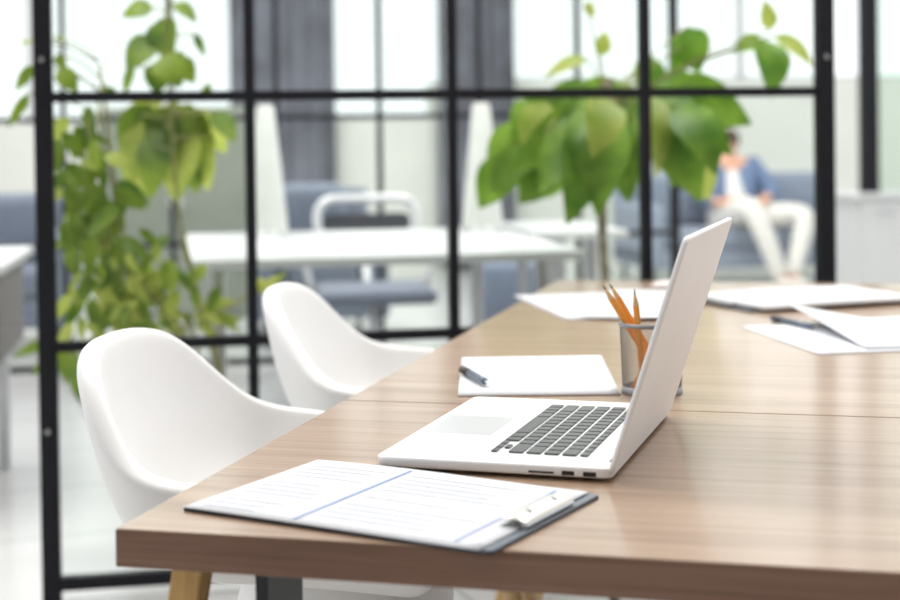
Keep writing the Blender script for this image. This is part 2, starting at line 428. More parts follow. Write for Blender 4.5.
# ------------------------------------------------------------------ papers, clipboards, pen
def sheet_mesh(L, Wd, zf, nx=16, ny=8, th=0.0006):
    m = MB(); P = []
    for i in range(nx+1):
        P.append([(L*i/nx, Wd*j/ny, zf(i/nx, j/ny)) for j in range(ny+1)])
    m.grid(P); return m
def strips(parent, name, m, segs, zf, L, Wd, n=10):
    g = MB()
    for x0, y0, x1, y1 in segs:
        k = max(1, int(max((x1-x0)/L, (y1-y0)/Wd)*n))
        if x1-x0 >= y1-y0:
            P = [[(x0+(x1-x0)*i/k, y, zf((x0+(x1-x0)*i/k)/L, y/Wd)+0.0005) for y in (y0, y1)] for i in range(k+1)]
        else:
            P = [[(x, y0+(y1-y0)*i/k, zf(x/L, (y0+(y1-y0)*i/k)/Wd)+0.0005) for x in (x0, x1)] for i in range(k+1)]
        g.grid(P)
    return g.build(name, m, parent)

cyaw = TYAW-0.2769
cb = thing('clipboard', 'dark blue-grey clipboard holding lined forms at the near table edge', 'clipboard', T(0.0310, 0.0640), cyaw)
MB().prism(rrect(-0.003, 0.005, 0.3215, 0.2225, 0.006), 0.0, 0.0032).build('board', M['board'], cb, mods=[BEV(0.0008, 1)])
MB().prism(rrect(0.3118, 0.007, 0.3208, 0.2205, 0.004), 0.0032, 0.0036).build('board_rim', M['boardedge'], cb)
clip = MB()
P = []
for i in range(9):
    t = i/8; P.append([(0.289+0.029*t, y, 0.0085+0.007*math.sin(PI*t)*(0.8 if abs(y-0.125) < 0.045 else 0.55)+0.001) for y in (0.075, 0.085, 0.105, 0.125, 0.145, 0.165, 0.175)])
clip.grid(P)
cl = clip.build('clip', M['cream'], cb, True, mods=[('SOLIDIFY', dict(thickness=0.0025)), SUB(1)])
MB().tube([(0.3148, 0.078, 0.0068), (0.3148, 0.172, 0.0068)], 0.003, 10).build('clip_spring', M['bolt'], cl)
for y in (0.1, 0.15): MB().lathe([(0, 0), (0.003, 0), (0.003, 0.002), (0, 0.0025)], 12, (0.308, y, 0.0135)).build('rivet', M['bolt'], cl)
def zform(u, v): return 0.0042 + 0.0030*math.sin(PI*min(1, u*1.05))*(0.25+0.75*v)*(1-u) + 0.0012*v
L1, W1 = 0.310, 0.215
fs = sheet_mesh(L1, W1, zform, 20, 10).build('form_sheet', M['paper'], None, True, loc=T(0.0325, 0.0675), rotz=cyaw, mods=[('SOLIDIFY', dict(thickness=0.0007, offset=-1))])
tag(fs, 'white ruled form with a blue line across, clipped on the near clipboard', 'paper')
strips(fs, 'blue_rule', M['blue'], [(0.118, 0.006, 0.1215, 0.208), (0.280, 0.012, 0.2825, 0.206)], zform, L1, W1)
segs = []
random.seed(4)
for c0, c1 in ((0.012, 0.110), (0.130, 0.272)):
    for k in range(13):
        y = 0.014+k*0.0145
        if random.random() < 0.85:
            x1 = c0+(c1-c0)*random.uniform(0.55, 1.0)
            segs.append((c0, y, x1, y+0.0016))
strips(fs, 'text_lines', M['ink'], segs, zform, L1, W1)

def flat_sheet(label, name, c, yaw, L, Wd, zf, thick=0.0015, lines=0, group=None, seed=1, m='paper', z=0.0):
    o = sheet_mesh(L, Wd, lambda u, v: zf(u, v)+thick, 14, 8).build(name, M[m], None, True, loc=T(c[0], c[1], z), rotz=TYAW+yaw, mods=[('SOLIDIFY', dict(thickness=thick, offset=-1))])
    tag(o, label, 'paper', group)
    if lines:
        random.seed(seed); sg = []
        for k in range(lines):
            y = 0.025+k*(Wd-0.05)/lines
            sg.append((0.03, y, 0.03+(L-0.06)*random.uniform(0.5, 1), y+0.0015))
        strips(o, 'text_lines', M['ink'], sg, lambda u, v: zf(u, v)+thick, L, Wd)
    return o
flat0 = lambda u, v: 0.0003
# sheet behind the laptop
flat_sheet('white sheet lying behind the laptop with a pen on its corner', 'paper_sheet', (0.140, 0.692), 0.22, 0.213, 0.325, lambda u, v: 0.0003+0.0015*u*v, 0.003, 9, seed=3)
pen = thing('pen', 'dark slate pen lying on the white sheet behind the laptop', 'pen', T(0.108, 0.850, 0.0052+0.0055), TYAW+math.atan2(-0.104, 0.060))
MB().tube([(0.035, 0, 0), (0.108, 0, 0), (0.112, 0, 0)], [0.0055, 0.005, 0.0035], 14).build('barrel', M['penbody'], pen, True)
MB().tube([(-0.004, 0, 0), (0, 0, 0), (0.036, 0, 0)], [0.004, 0.0058, 0.0058], 14).build('cap', M['pencap'], pen, True)
MB().tube([(0.112, 0, 0), (0.122, 0, 0)], [0.003, 0.0008], 10).build('nib', M['bolt'], pen, True)
MB().box((0.0, -0.001, 0.0055), (0.034, 0.001, 0.0068)).build('pocket_clip', M['bolt'], pen)

# far left pile
flat_sheet('white sheets at the far left edge of the table, behind the pencil cup', 'paper_sheet', (0.148, 1.505), 0.43, 0.225, 0.43, lambda u, v: 0.0003, 0.003, 0)
flat_sheet('white sheet on top of the far left sheets, turned square to the table', 'paper_sheet', (0.170, 1.520), 0.02, 0.18, 0.50, lambda u, v: 0.0038, 0.0015, 0)
flat_sheet('small pale pink note at the far table end beside the laptop lid', 'note_paper', (0.235, 2.10), 0.0, 0.10, 0.11, lambda u, v: 0.001+0.012*v*u, 0.002, 0, m='pink')
# far right clipboard
cb2 = thing('clipboard', 'dark-edged clipboard under white sheets, far right on the table', 'clipboard', T(0.478, 1.672), TYAW+0.60)
MB().prism(rrect(-0.008, 0, 0.40, 0.278, 0.006), 0, 0.004).build('board', M['board'], cb2, mods=[BEV(0.001, 1)])
MB().box((-0.006, 0.08, 0.004), (0.010, 0.20, 0.012), bevel=0.002).build('clip', M['bolt'], cb2)
o = sheet_mesh(0.37, 0.274, lambda u, v: 0.0125+0.002*math.sin(PI*u), 12, 6).build('paper_sheet', M['paper'], None, True, loc=T(0.500, 1.664), rotz=TYAW+0.60, mods=[('SOLIDIFY', dict(thickness=0.007, offset=-1))])
tag(o, 'stack of white sheets lying on the far right clipboard', 'paper')
# pair of loose sheets, right
flat_sheet('lower of two overlapping loose sheets right of the laptop lid', 'paper_sheet', (0.600, 1.140), 0.40, 0.235, 0.345, lambda u, v: 0.0004, 0.0012, 10, seed=8)
up = sheet_mesh(0.31, 0.36, lambda u, v: 0.0035+0.030*max(0, 1-u*2.2)*v**1.5+0.006*math.sin(PI*v)*(1-u), 16, 12).build('paper_sheet', M['paper'], None, True, loc=T(0.672, 1.205), rotz=TYAW+0.36, mods=[('SOLIDIFY', dict(thickness=0.0012, offset=-1))])
tag(up, 'upper of two overlapping loose sheets, its corner curled up, right of the laptop lid', 'paper')
strips(up, 'blue_rule', M['blue'], [(0.010, 0.03, 0.0135, 0.33)], lambda u, v: 0.0035+0.030*max(0, 1-u*2.2)*v**1.5+0.006*math.sin(PI*v)*(1-u), 0.31, 0.36, 12)
pen2 = thing('pen', 'dark pen half hidden under the curled loose sheet', 'pen', T(0.520, 1.535, 0.0016+0.0055), TYAW-1.0)
MB().tube([(0.03, 0, 0), (0.12, 0, 0), (0.135, 0, 0)], [0.0055, 0.005, 0.001], 12).build('barrel', M['penbody'], pen2, True)
MB().tube([(-0.005, 0, 0), (0, 0, 0), (0.03, 0, 0)], [0.004, 0.006, 0.006], 12).build('cap', M['greyplastic'], pen2, True)

# ------------------------------------------------------------------ pencil cup and pencils
CUP = T(0.386, 0.767)
cup = thing('pencil_cup', 'round silver wire-mesh pencil cup standing behind the laptop lid', 'pencil cup', CUP)
m = MB(); NS, NH, H, R0, R1 = 72, 22, 0.089, 0.0385, 0.0415
rings = []
for j in range(NH+1):
    t = j/NH; r = R0+(R1-R0)*t
    rings.append([m.bm.verts.new((r*math.cos(2*PI*(k+0.5*(j % 2))/NS), r*math.sin(2*PI*(k+0.5*(j % 2))/NS), 0.004+H*t)) for k in range(NS)])
for j in range(NH):
    a, b = rings[j], rings[j+1]
    for k in range(NS):
        k2 = (k+1) % NS
        if j % 2 == 0: m.bm.faces.new((a[k], a[k2], b[k])); m.bm.faces.new((a[k2], b[k2], b[k]))
        else: m.bm.faces.new((a[k], b[k2], b[k])); m.bm.faces.new((a[k], a[k2], b[k2]))
m.build('mesh_wall', M['mesh'], cup, mods=[('WIREFRAME', dict(thickness=0.0005, use_replace=True, use_even_offset=False))])
MB().lathe([(R1-0.0015, H), (R1+0.0014, H), (R1+0.002, H+0.0025), (R1+0.0012, H+0.0055), (R1-0.0015, H+0.0055), (R1-0.0022, H+0.0025), (R1-0.0015, H)], 48).build('rim', M['mesh'], cup, True)
MB().lathe([(0, 0), (R0+0.001, 0), (R0+0.0018, 0.002), (R0+0.001, 0.010), (R0-0.001, 0.010), (R0-0.001, 0.004), (0, 0.004)], 48).build('foot_ring', M['mesh'], cup, True)
def pencil(a, b, label, blunt=False):
    a, b = Vector(a), Vector(b); d = b-a; ln = d.length
    o = thing('pencil', label, 'pencil', CUP + a, group='pencils in the mesh cup')
    o.rotation_mode = 'QUATERNION'; o.rotation_quaternion = Vector((0, 0, 1)).rotation_difference(d.normalized())
    e = ln if blunt else ln-0.022
    MB().tube([(0, 0, 0), (0, 0, e)], 0.0045, 6).build('barrel', M['orange'], o)
    if not blunt:
        MB().tube([(0, 0, e), (0, 0, ln-0.007)], [0.0044, 0.0014], 12).build('sharpened_tip', M['tipwood'], o)
        MB().tube([(0, 0, ln-0.007), (0, 0, ln)], [0.0014, 0.0003], 8).build('graphite_point', M['lead'], o)
    else:
        MB().tube([(0, 0, e), (0, 0, e+0.001)], [0.0036, 0.003], 12).build('sharpened_tip', M['tipwood'], o)
pencil((0.018, -0.005, 0.006), (-0.064, -0.003, 0.1440), 'orange pencil leaning furthest left in the mesh cup')
pencil((0.026, 0.010, 0.006), (-0.053, 0.016, 0.1435), 'orange pencil leaning left, second from the left in the mesh cup')
pencil((-0.014, -0.026, 0.006), (-0.0245, -0.020, 0.1400), 'orange pencil standing nearly upright in the mesh cup')
pencil((-0.026, -0.013, 0.008), (0.050, -0.022, 0.150), 'orange pencil leaning right in the mesh cup, top hidden by the laptop lid')

# ------------------------------------------------------------------ white tub chairs
CHOFF = -0.18
def make_chair(label, loc, rotz):
    t = thing('tub_chair', label, 'chair', loc, rotz, 'white tub chairs along the left table side')
    B0 = (-0.301, 0, 0.838)
    S = [(-0.27, 0.148, 0.818), (-0.177, 0.241, 0.714), (-0.035, 0.246, 0.689), (0.201, 0.276, 0.654)]
    ctrl = [(x, -y, z) for x, y, z in S[::-1]] + [B0] + S
    rim = catmull(ctrl, 7)
    n = len(rim)
    prof = [(0, 0), (0.03, 0.12), (0.075, 0.28), (0.14, 0.48), (0.25, 0.70), (0.42, 0.87), (0.68, 0.97), (1, 1)]
    rows_ = []
    for uxy, uz in prof:
        row = []
        for p in rim:
            bx, by = 0.02+p.x*0.45, p.y*0.45
            row.append(Vector((p.x+(bx-p.x)*uxy, p.y+(by-p.y)*uxy, p.z+(0.565-p.z)*uz)))
        rows_.append(row)
    m = MB(); m.grid(rows_)
    bot = rows_[-1]
    h = n//2
    m2 = []
    for i in range(h+1):
        a, b = bot[i], bot[n-1-i]
        m2.append([a.lerp(b, s)-Vector((0, 0, 0.012*math.sin(PI*s))) for s in (0, 0.2, 0.4, 0.6, 0.8, 1.0)])
    m.grid(m2)
    bmesh.ops.remove_doubles(m.bm, verts=m.bm.verts[:], dist=0.0004)
    m.build('shell', M['chair'], t, True, mods=[('SOLIDIFY', dict(thickness=0.030, offset=CHOFF)), SUB(2)])
    c = MB(); c.box((-0.09, -0.10, 0.56), (0.16, 0.10, 0.595), bevel=0.02, seg=3)
    c.build('seat_cushion', M['chair'], t, True)
    MB().lathe([(0, 0.39), (0.10, 0.39), (0.13, 0.42), (0.14, 0.50), (0.12, 0.57), (0, 0.57)], 32, (0.02, 0, 0)).build('underseat_housing', M['chair'], t, True)
    for sx in (-1, 1):
        for sy in (-1, 1):
            MB().tube([(sx*0.075+0.02, sy*0.075, 0.40), (sx*0.19+0.02, sy*0.19, 0.0)], [0.019, 0.011], 14).build('leg', M['legwood'], t, True)
    return t
c1 = make_chair('white tub chair nearest the camera, pushed under the table corner', T(-0.016, 0.625, -0.75), TYAW+0.098)
c2 = dup(c1, T(-0.027, 1.278, -0.75), TYAW+0.162, 'white tub chair further back, beside the far table half')

# ------------------------------------------------------------------ black framed glass partitions
ZS = [0.05, 0.6085, 1.198, 1.79, 2.38]
def partition(label, loc, rotz, SS, bolts=True):
    t = thing('glass_screen', label, 'glass screen', loc, rotz)
    t['kind'] = 'thing'
    for s in (SS[0], SS[-1]):
        p = MB().box((s-0.0195, -0.02, 0.006), (s+0.0235, 0.02, 2.40)).build('post', M['frame'], t, mods=[BEV(0.002, 1)])
        MB().box((s-0.024, -0.04, 0), (s+0.024, 0.04, 0.006)).build('floor_foot', M['bolt'], p)
        for z in (0.412, 1.286, 2.1):
            MB().lathe([(0, 0), (0.0065, 0), (0.0055, 0.003), (0, 0.004)], 14).build('bolt', M['bolt'], p).matrix_local = Matrix.Translation((s, -0.02, z)) @ Matrix.Rotation(PI/2, 4, 'X')
    for s in SS[1:-1]:
        MB().box((s-0.0125, -0.015, ZS[0]), (s+0.0125, 0.015, ZS[-1])).build('mullion', M['frame'], t)
    for i, z in enumerate(ZS):
        MB().box((SS[0]+0.019, -0.0152, z-(0.0118 if i else 0.019)), (SS[-1]-0.019, 0.0152, z+0.0118)).build('rail', M['frame'], t)
    for a, b in zip(SS[:-1], SS[1:]):
        for z0, z1 in zip(ZS[:-1], ZS[1:]):
            MB().box((a+0.0125, -0.003, z0+0.0118), (b-0.0125, 0.003, z1-0.0118)).build('glass_pane', M['glass'], t)
    return t
partition('black framed glass screen standing right behind the white chairs', (-0.95685, 3.47426, 0), RYAW, [0, 0.4825, 0.9762, 1.4719, 1.952])
partition('second black framed glass screen, further back behind the plants', (-2.267, 6.734, 0), RYAW, [0.0, 0.49, 0.98, 1.47, 1.96, 2.45, 2.94, 3.43])

# ------------------------------------------------------------------ plants
# leaf base, leaf tip, leaf width, leaf shade
RIGHT_LEAVES = [
    ((0.402,4.3,1.317),(0.274,4.25,1.26),0.047,'B'),((0.443,4.3,1.323),(0.46,4.32,1.397),0.05,'B'),((0.407,4.35,1.485),(0.431,4.35,1.438),0.032,'B'),((0.917,4.2,1.386),(0.9,4.2,1.471),0.048,'B'),
    ((0.9,4.2,1.358),(0.901,4.14,1.191),0.114,'C'),((0.911,4.25,1.355),(0.816,4.25,1.326),0.063,'C'),((0.915,4.15,1.366),(1.024,4.15,1.276),0.051,'B'),((0.742,4.6,1.427),(0.78,4.6,1.283),0.125,'C'),
    ((0.788,4.65,1.399),(0.7,4.65,1.273),0.095,'C'),((0.593,4.6,1.302),(0.68,4.6,1.233),0.094,'C'),((0.633,4.55,1.33),(0.586,4.55,1.222),0.093,'C'),((0.437,4.3,1.201),(0.211,4.2,1.141),0.128,'C'),
    ((0.444,4.25,1.17),(0.161,4.1,1.001),0.161,'C'),((0.439,4.2,1.155),(0.247,4.05,0.933),0.171,'C'),((0.433,4.2,1.17),(0.315,4.0,0.851),0.177,'C'),((0.439,4.15,1.14),(0.399,4.0,0.873),0.158,'C'),
    ((0.444,4.2,1.147),(0.501,4.15,0.901),0.148,'C'),((0.46,4.4,1.203),(0.305,4.5,1.084),0.179,'C'),((0.464,4.5,1.212),(0.394,4.65,1.02),0.183,'C'),((0.471,4.45,1.22),(0.586,4.55,1.114),0.145,'C'),
    ((0.434,4.1,1.195),(0.385,4.0,1.03),0.122,'B'),((0.525,4.25,1.17),(0.53,4.25,0.926),0.069,'B'),((0.458,4.5,1.218),(0.343,4.6,1.171),0.122,'B'),((0.209,4.4,1.12),(0.185,4.4,0.935),0.119,'C'),
    ((0.287,4.45,1.174),(0.189,4.5,1.084),0.133,'C'),((0.388,4.4,1.203),(0.507,4.4,1.227),0.078,'C'),((0.528,4.45,1.235),(0.332,4.45,1.204),0.078,'C'),((0.584,4.2,1.198),(0.617,4.1,0.945),0.177,'C'),
    ((0.584,4.2,1.209),(0.687,4.05,0.906),0.188,'C'),((0.605,4.25,1.214),(0.794,4.15,1.034),0.173,'C'),((0.627,4.3,1.224),(0.87,4.25,1.119),0.163,'C'),((0.563,4.15,1.208),(0.563,4.05,0.974),0.084,'B'),
    ((0.627,4.4,1.218),(0.732,4.5,1.084),0.179,'C'),((0.61,4.5,1.23),(0.842,4.6,1.183),0.134,'C'),((0.639,4.1,1.168),(0.722,4.0,0.981),0.139,'C'),((0.554,4.3,1.201),(0.627,4.3,1.055),0.146,'C'),
    ((0.324,4.35,1.054),(0.206,4.35,0.892),0.118,'C'),((0.7,4.3,1.055),(0.752,4.3,0.897),0.117,'B'),]
TALL_LEAVES = [
    ((-0.837,4.2,1.471),(-0.929,4.2,1.446),0.048,'A'),((-0.778,4.2,1.483),(-0.715,4.2,1.426),0.037,'A'),((-0.815,4.2,1.443),(-0.78,4.17,1.316),0.08,'A'),((-0.837,4.2,1.392),(-0.906,4.15,1.287),0.068,'A'),
    ((-0.799,4.15,1.337),(-0.749,4.12,1.241),0.079,'A'),((-0.826,4.2,1.318),(-0.832,4.2,1.221),0.057,'A'),((-0.775,4.2,1.326),(-0.723,4.2,1.255),0.051,'A'),
    ((-0.908,4.25,1.309),(-0.934,4.25,1.222),0.029,'A'),((-0.738,4.3,1.405),(-0.709,4.3,1.335),0.02,'A'),((-0.997,4.2,1.227),(-0.946,4.2,1.241),0.028,'A'),
    ((-0.714,4.3,1.224),(-0.694,4.3,1.259),0.023,'A'),((-0.885,4.35,1.202),(-0.973,4.375,1.048),0.088,'A'),((-0.826,4.35,1.196),(-0.897,4.409,1.024),0.094,'A'),
    ((-0.796,4.35,1.187),(-0.758,4.398,0.935),0.118,'A'),((-0.841,4.35,1.143),(-0.866,4.256,0.922),0.088,'A'),((-0.767,4.35,1.202),(-0.722,4.439,1.084),0.077,'A'),
    ((-0.737,4.35,1.187),(-0.673,4.43,1.054),0.077,'B'),((-0.914,4.35,1.172),(-0.949,4.344,0.937),0.059,'B'),((-0.811,4.35,1.208),(-0.798,4.359,1.054),0.106,'A'),
    ((-0.773,4.35,1.113),(-0.79,4.253,0.911),0.106,'B'),((-0.693,4.35,1.178),(-0.625,4.306,1.084),0.053,'A'),((-0.855,4.35,1.208),(-0.926,4.403,1.129),0.088,'B'),
    ((-0.723,4.35,1.113),(-0.724,4.409,0.94),0.071,'B'),((-0.885,4.35,1.084),(-0.925,4.373,0.912),0.065,'B'),]
CLIMB_LEAVES = [
    ((-1.081,3.85,1.293),(-1.131,3.85,1.226),0.037,'A'),((-1.097,3.85,1.22),(-1.154,3.85,1.132),0.029,'A'),((-1.018,3.85,1.283),(-0.969,3.85,1.22),0.057,'A'),
    ((-1.037,3.9,1.323),(-1.01,3.9,1.28),0.032,'A'),((-1.055,3.95,1.368),(-1.023,3.95,1.371),0.013,'B'),((-1.109,3.95,1.363),(-1.152,3.95,1.358),0.011,'B'),
    ((-1.053,3.9,0.561),(-1.164,3.9,0.524),0.037,'A'),((-1.058,3.9,0.542),(-1.116,3.9,0.471),0.026,'A'),((-1.025,4.0,0.528),(-1.009,4.0,0.374),0.043,'A'),((-1.058,4.0,0.542),(-1.052,4.0,0.433),0.038,'A'),
    ((-0.525,4.12,0.679),(-0.559,4.12,0.707),0.034,'B'),((-0.545,4.12,0.665),(-0.461,4.12,0.721),0.028,'B'),((-0.698,4.12,0.637),(-0.592,4.12,0.553),0.039,'B'),
    ((-0.685,4.12,0.637),(-0.598,4.12,0.637),0.034,'B'),((-0.671,4.12,0.595),(-0.587,4.12,0.587),0.034,'B'),((-0.712,4.12,0.609),(-0.657,4.12,0.531),0.036,'B'),
    ]

LM = {'A': 'leafA', 'B': 'leafB', 'C': 'leafC'}
def add_leaves(root, data, seed, fold=0.16, droop=0.10):
    random.seed(seed)
    mbs = {}
    for b, t, w, k in data:
        n = Vector((random.uniform(-0.5, 0.5), -1, random.uniform(0.1, 0.8)))
        mbs.setdefault(k, MB()).leaf(b, t, w, n, droop=droop*random.uniform(0.4, 1.4), fold=fold)
    for k, m in mbs.items():
        m.build('foliage', M[LM[k]], root, True)
def local(root, data):
    o = Vector(root.location)
    return [(tuple(Vector(b)-o), tuple(Vector(t)-o), w, k) for b, t, w, k in data]
def pot(root, r, h):
    p = MB().lathe([(0, 0), (r*0.72, 0), (r*0.78, 0.01), (r, h-0.03), (r*1.04, h-0.03), (r*1.04, h), (r*0.93, h), (r*0.90, h-0.05), (0, h-0.05)], 40).build('pot', M['pot'], root, True, mods=[BEV(0.003)])
    MB().lathe([(0, h-0.035), (r*0.5, h-0.03), (r*0.905, h-0.042)], 32).build('soil', M['soil'], p, True)

pr_ = thing('potted_tree', 'small potted tree with big fresh green leaves behind the screen, right of centre', 'plant', (0.446, 4.30, 0))
pot(pr_, 0.14, 0.34)
MB().tube(catmull([(0, 0, 0.28), (0.006, 0.01, 0.6), (-0.004, 0, 0.85), (0.012, 0.0, 1.16), (0.02, 0, 1.26)], 6), 0.015, 10).build('trunk', M['trunk'], pr_, True)
data = local(pr_, RIGHT_LEAVES)
random.seed(31)
for _ in range(26):
    a = random.uniform(1.7, 4.6); r = random.uniform(0.08, 0.27); z = random.uniform(1.0, 1.22)
    b = Vector((r*math.cos(a), 0.55*r*math.sin(a), z)); d = Vector((math.cos(a)*0.55, 0.4*math.sin(a), -random.uniform(0.5, 1.1))).normalized()
    ln = random.uniform(0.12, 0.21)
    data.append((tuple(b), tuple(b+d*ln), ln*random.uniform(0.55, 0.72), random.choice('CCCB')))
add_leaves(pr_, data, 3, 0.22, 0.13)
st = MB()
crown = Vector((0.012, 0, 1.15))
for b, t, w, k in data:
    b = Vector(b)
    if (b-crown).length > 0.03: st.tube(catmull([crown, crown.lerp(b, 0.5)+Vector((0, 0, 0.03)), b], 4), 0.0026, 6)
st.build('branch', M['stem'], pr_, True)

pt_ = thing('tall_plant', 'tall slender plant with drooping olive leaves behind the screen, left', 'plant', (-0.62, 4.18, 0))
MB().tube(catmull([(0.0, 0.0, 0.24), (-0.06, 0.0, 0.5), (-0.145, 0.0, 0.85), (-0.17, -0.01, 1.25), (-0.17, -0.04, 1.75)], 6), [0.009]*12+[0.005]*13, 8).build('stem', M['stem'], pt_, True)
data = [(b, t, w*1.35, k) for b, t, w, k in local(pt_, TALL_LEAVES)]; add_leaves(pt_, data, 5)
st = MB()
for b, t, w, k in data:
    b = Vector(b); c = Vector((-0.165, -0.01, max(0.9, b.z-0.02)))
    if (b-c).length > 0.02: st.tube([c, b], 0.003, 5)
st.build('branch', M['stem'], pt_, True)
pot(pt_, 0.10, 0.30)

pc_ = thing('climbing_plant', 'bushy climbing plant with dense green leaves beside the left screen post', 'plant', (-0.77, 3.92, 0))
random.seed(21)
data = local(pc_, CLIMB_LEAVES)
def blob(n, lo, hi, l0, l1, wr, kinds):
    for _ in range(n):
        b = Vector([random.uniform(lo[i], hi[i]) for i in range(3)]) - Vector(pc_.location)
        a = random.uniform(-0.9, 0.9) - PI/2; ln = random.uniform(l0, l1)
        d = Vector((math.cos(a), random.uniform(-0.35, 0.35), math.sin(a)*random.uniform(0.5, 1)))
        data.append((tuple(b), tuple(b+d.normalized()*ln), ln*wr, random.choice(kinds)))
blob(24, (-1.00, 3.74, 0.95), (-0.90, 3.92, 1.20), 0.06, 0.11, 0.42, 'AABA')
blob(26, (-1.00, 3.74, 0.82), (-0.82, 3.95, 1.00), 0.07, 0.13, 0.42, 'AAAA')
blob(75, (-1.00, 3.76, 0.60), (-0.74, 4.02, 0.86), 0.05, 0.11, 0.36, 'AABB')
blob(45, (-0.97, 3.76, 0.60), (-0.62, 4.05, 0.76), 0.05, 0.10, 0.36, 'ABBB')
add_leaves(pc_, data, 9)
st = MB()
for i in range(7):
    a = 2*PI*i/7
    st.tube(catmull([(0.03*math.cos(a), 0.03*math.sin(a), 0.28), (0.09*math.cos(a), 0.06*math.sin(a), 0.55), (0.03*math.cos(a+1)-0.12, 0.05*math.sin(a+1), 0.8), (-0.18+0.03*math.cos(a+2), 0.04*math.sin(a+2), 1.0+0.05*i)], 5), 0.0045, 6)
for b, t, w, k in local(pc_, CLIMB_LEAVES):
    b = Vector(b)
    c = Vector((-0.16, 0, b.z-0.06)) if b.x < -0.1 else Vector((-0.03, 0.02, b.z-0.16))
    st.tube(catmull([c, c.lerp(b, 0.5)+Vector((0, 0, 0.015)), b], 4), 0.0025, 5)
st.build('stem', M['stem'], pc_, True)
pot(pc_, 0.12, 0.32)

# ------------------------------------------------------------------ office beyond the screens
def room_thing(name, label, cat, x, y, z=0.0, rz=0.0, group=None): return thing(name, label, cat, RM(x, y, z), RYAW+rz, group)
def white_table(label, x0, y0, w, d, drawer=None):
    t = room_thing('white_table', label, 'table', x0, y0)
    MB().box((0, 0, 0.715), (w, d, 0.742), bevel=0.003).build('tabletop', M['white'], t)
    for x in (0.10, w-0.10):
        for y in (0.16, d-0.06):
            MB().box((x-0.02, y-0.02, 0), (x+0.02, y+0.02, 0.715)).build('leg', M['bolt'], t, mods=[BEV(0.003, 1)])
    if drawer:
        dr = MB().box((drawer[0], 0.12, 0.44), (drawer[1], d-0.05, 0.712), bevel=0.004).build('drawer', M['brownbox'], t)
        MB().tube([((drawer[0]+drawer[1])/2-0.06, 0.11, 0.58), ((drawer[0]+drawer[1])/2+0.06, 0.11, 0.58)], 0.006, 8).build('handle', M['bolt'], dr, True)
    return t
white_table('long white table behind the screen, white cones standing on it', -0.03, 4.34, 1.20, 1.30)
white_table('white table with a dark drawer, at the far left behind the plants', -2.1, 4.34, 1.56, 0.84, (0.2, 1.53))
white_table('small white table further back behind the potted tree', 1.22, 5.25, 0.36, 0.7)

def cone(label, x, y):
    t = room_thing('table_lamp', label, 'lamp', x, y, 0.742, 0, 'white cone lamps on the white table')
    MB().lathe([(0, 0), (0.076, 0), (0.078, 0.012), (0.034, 0.46), (0.028, 0.476), (0, 0.478)], 36).build('shade', M['lampshade'], t, True, mods=[BEV(0.002)])
    MB().lathe([(0.076, 0.0), (0.080, 0.0), (0.080, 0.012), (0.076, 0.012)], 36).build('base_ring', M['bolt'], t, True)
cone('white tapered cone lamp on the white table beside the slate curtain', 0.262, 5.43)
cone('white tapered cone lamp on the white table left of the potted tree', 1.06, 5.40)

def office_chair(label, x, y, rz):
    t = room_thing('office_chair', label, 'chair', x, y, 0, rz)
    P = rrect(-0.21, 0.665, 0.21, 0.84, 0.075, 7)
    fr = [(px_, 0.22, pz) for px_, pz in P]
    MB().tube(fr+[fr[0]], 0.02, 10, cap=False).build('back_frame', M['chrome'], t, True)
    m = MB(); m.prism(rrect(-0.185, 0.685, 0.185, 0.775, 0.03, 6), 0, 0.018)
    o = m.build('backrest', M['greyplastic'], t); o.matrix_local = Matrix.Translation((0, 0.235, 0)) @ Matrix.Rotation(PI/2, 4, 'X')
    MB().box((-0.23, -0.24, 0.43), (0.23, 0.22, 0.49), bevel=0.025, seg=3).build('seat', M['sofa'], t, True)
    MB().tube([(0, 0, 0.10), (0, 0, 0.43)], 0.025, 12).build('column', M['chrome'], t, True)
    MB().tube([(0, 0.16, 0.45), (0, 0.25, 0.50), (0, 0.24, 0.67)], 0.018, 8).build('back_support', M['chrome'], t, True)
    for k in range(5):
        a = 2*PI*k/5+0.3
        lg = MB().tube([(0, 0, 0.10), (0.27*math.cos(a), 0.27*math.sin(a), 0.065)], [0.022, 0.014], 8).build('base_arm', M['chrome'], t, True)
        MB().lathe([(0, -0.012), (0.028, -0.012), (0.028, 0.012), (0, 0.012)], 16).build('caster', M['rubber'], lg).matrix_local = Matrix.Translation((0.27*math.cos(a), 0.27*math.sin(a), 0.028)) @ Matrix.Rotation(PI/2, 4, 'X')
    for s in (-1, 1):
        MB().tube(catmull([(s*0.24, 0.16, 0.46), (s*0.28, 0.12, 0.62), (s*0.28, -0.05, 0.66), (s*0.27, -0.15, 0.66)], 4), 0.014, 8).build('armrest', M['chrome'], t, True)
    return t
office_chair('white framed office chair with dark back panel behind the long white table', 0.72, 6.0, 0)

p = room_thing('pouf', 'slate blue cube pouf under the table behind the potted tree', 'pouf', 1.36, 6.25)
MB().box((-0.15, -0.15, 0.02), (0.15, 0.15, 0.55), bevel=0.03, seg=3).build('cushion', M['slate'], p, True)
MB().box((-0.12, -0.12, 0), (0.12, 0.12, 0.03)).build('base', M['greyplastic'], p)

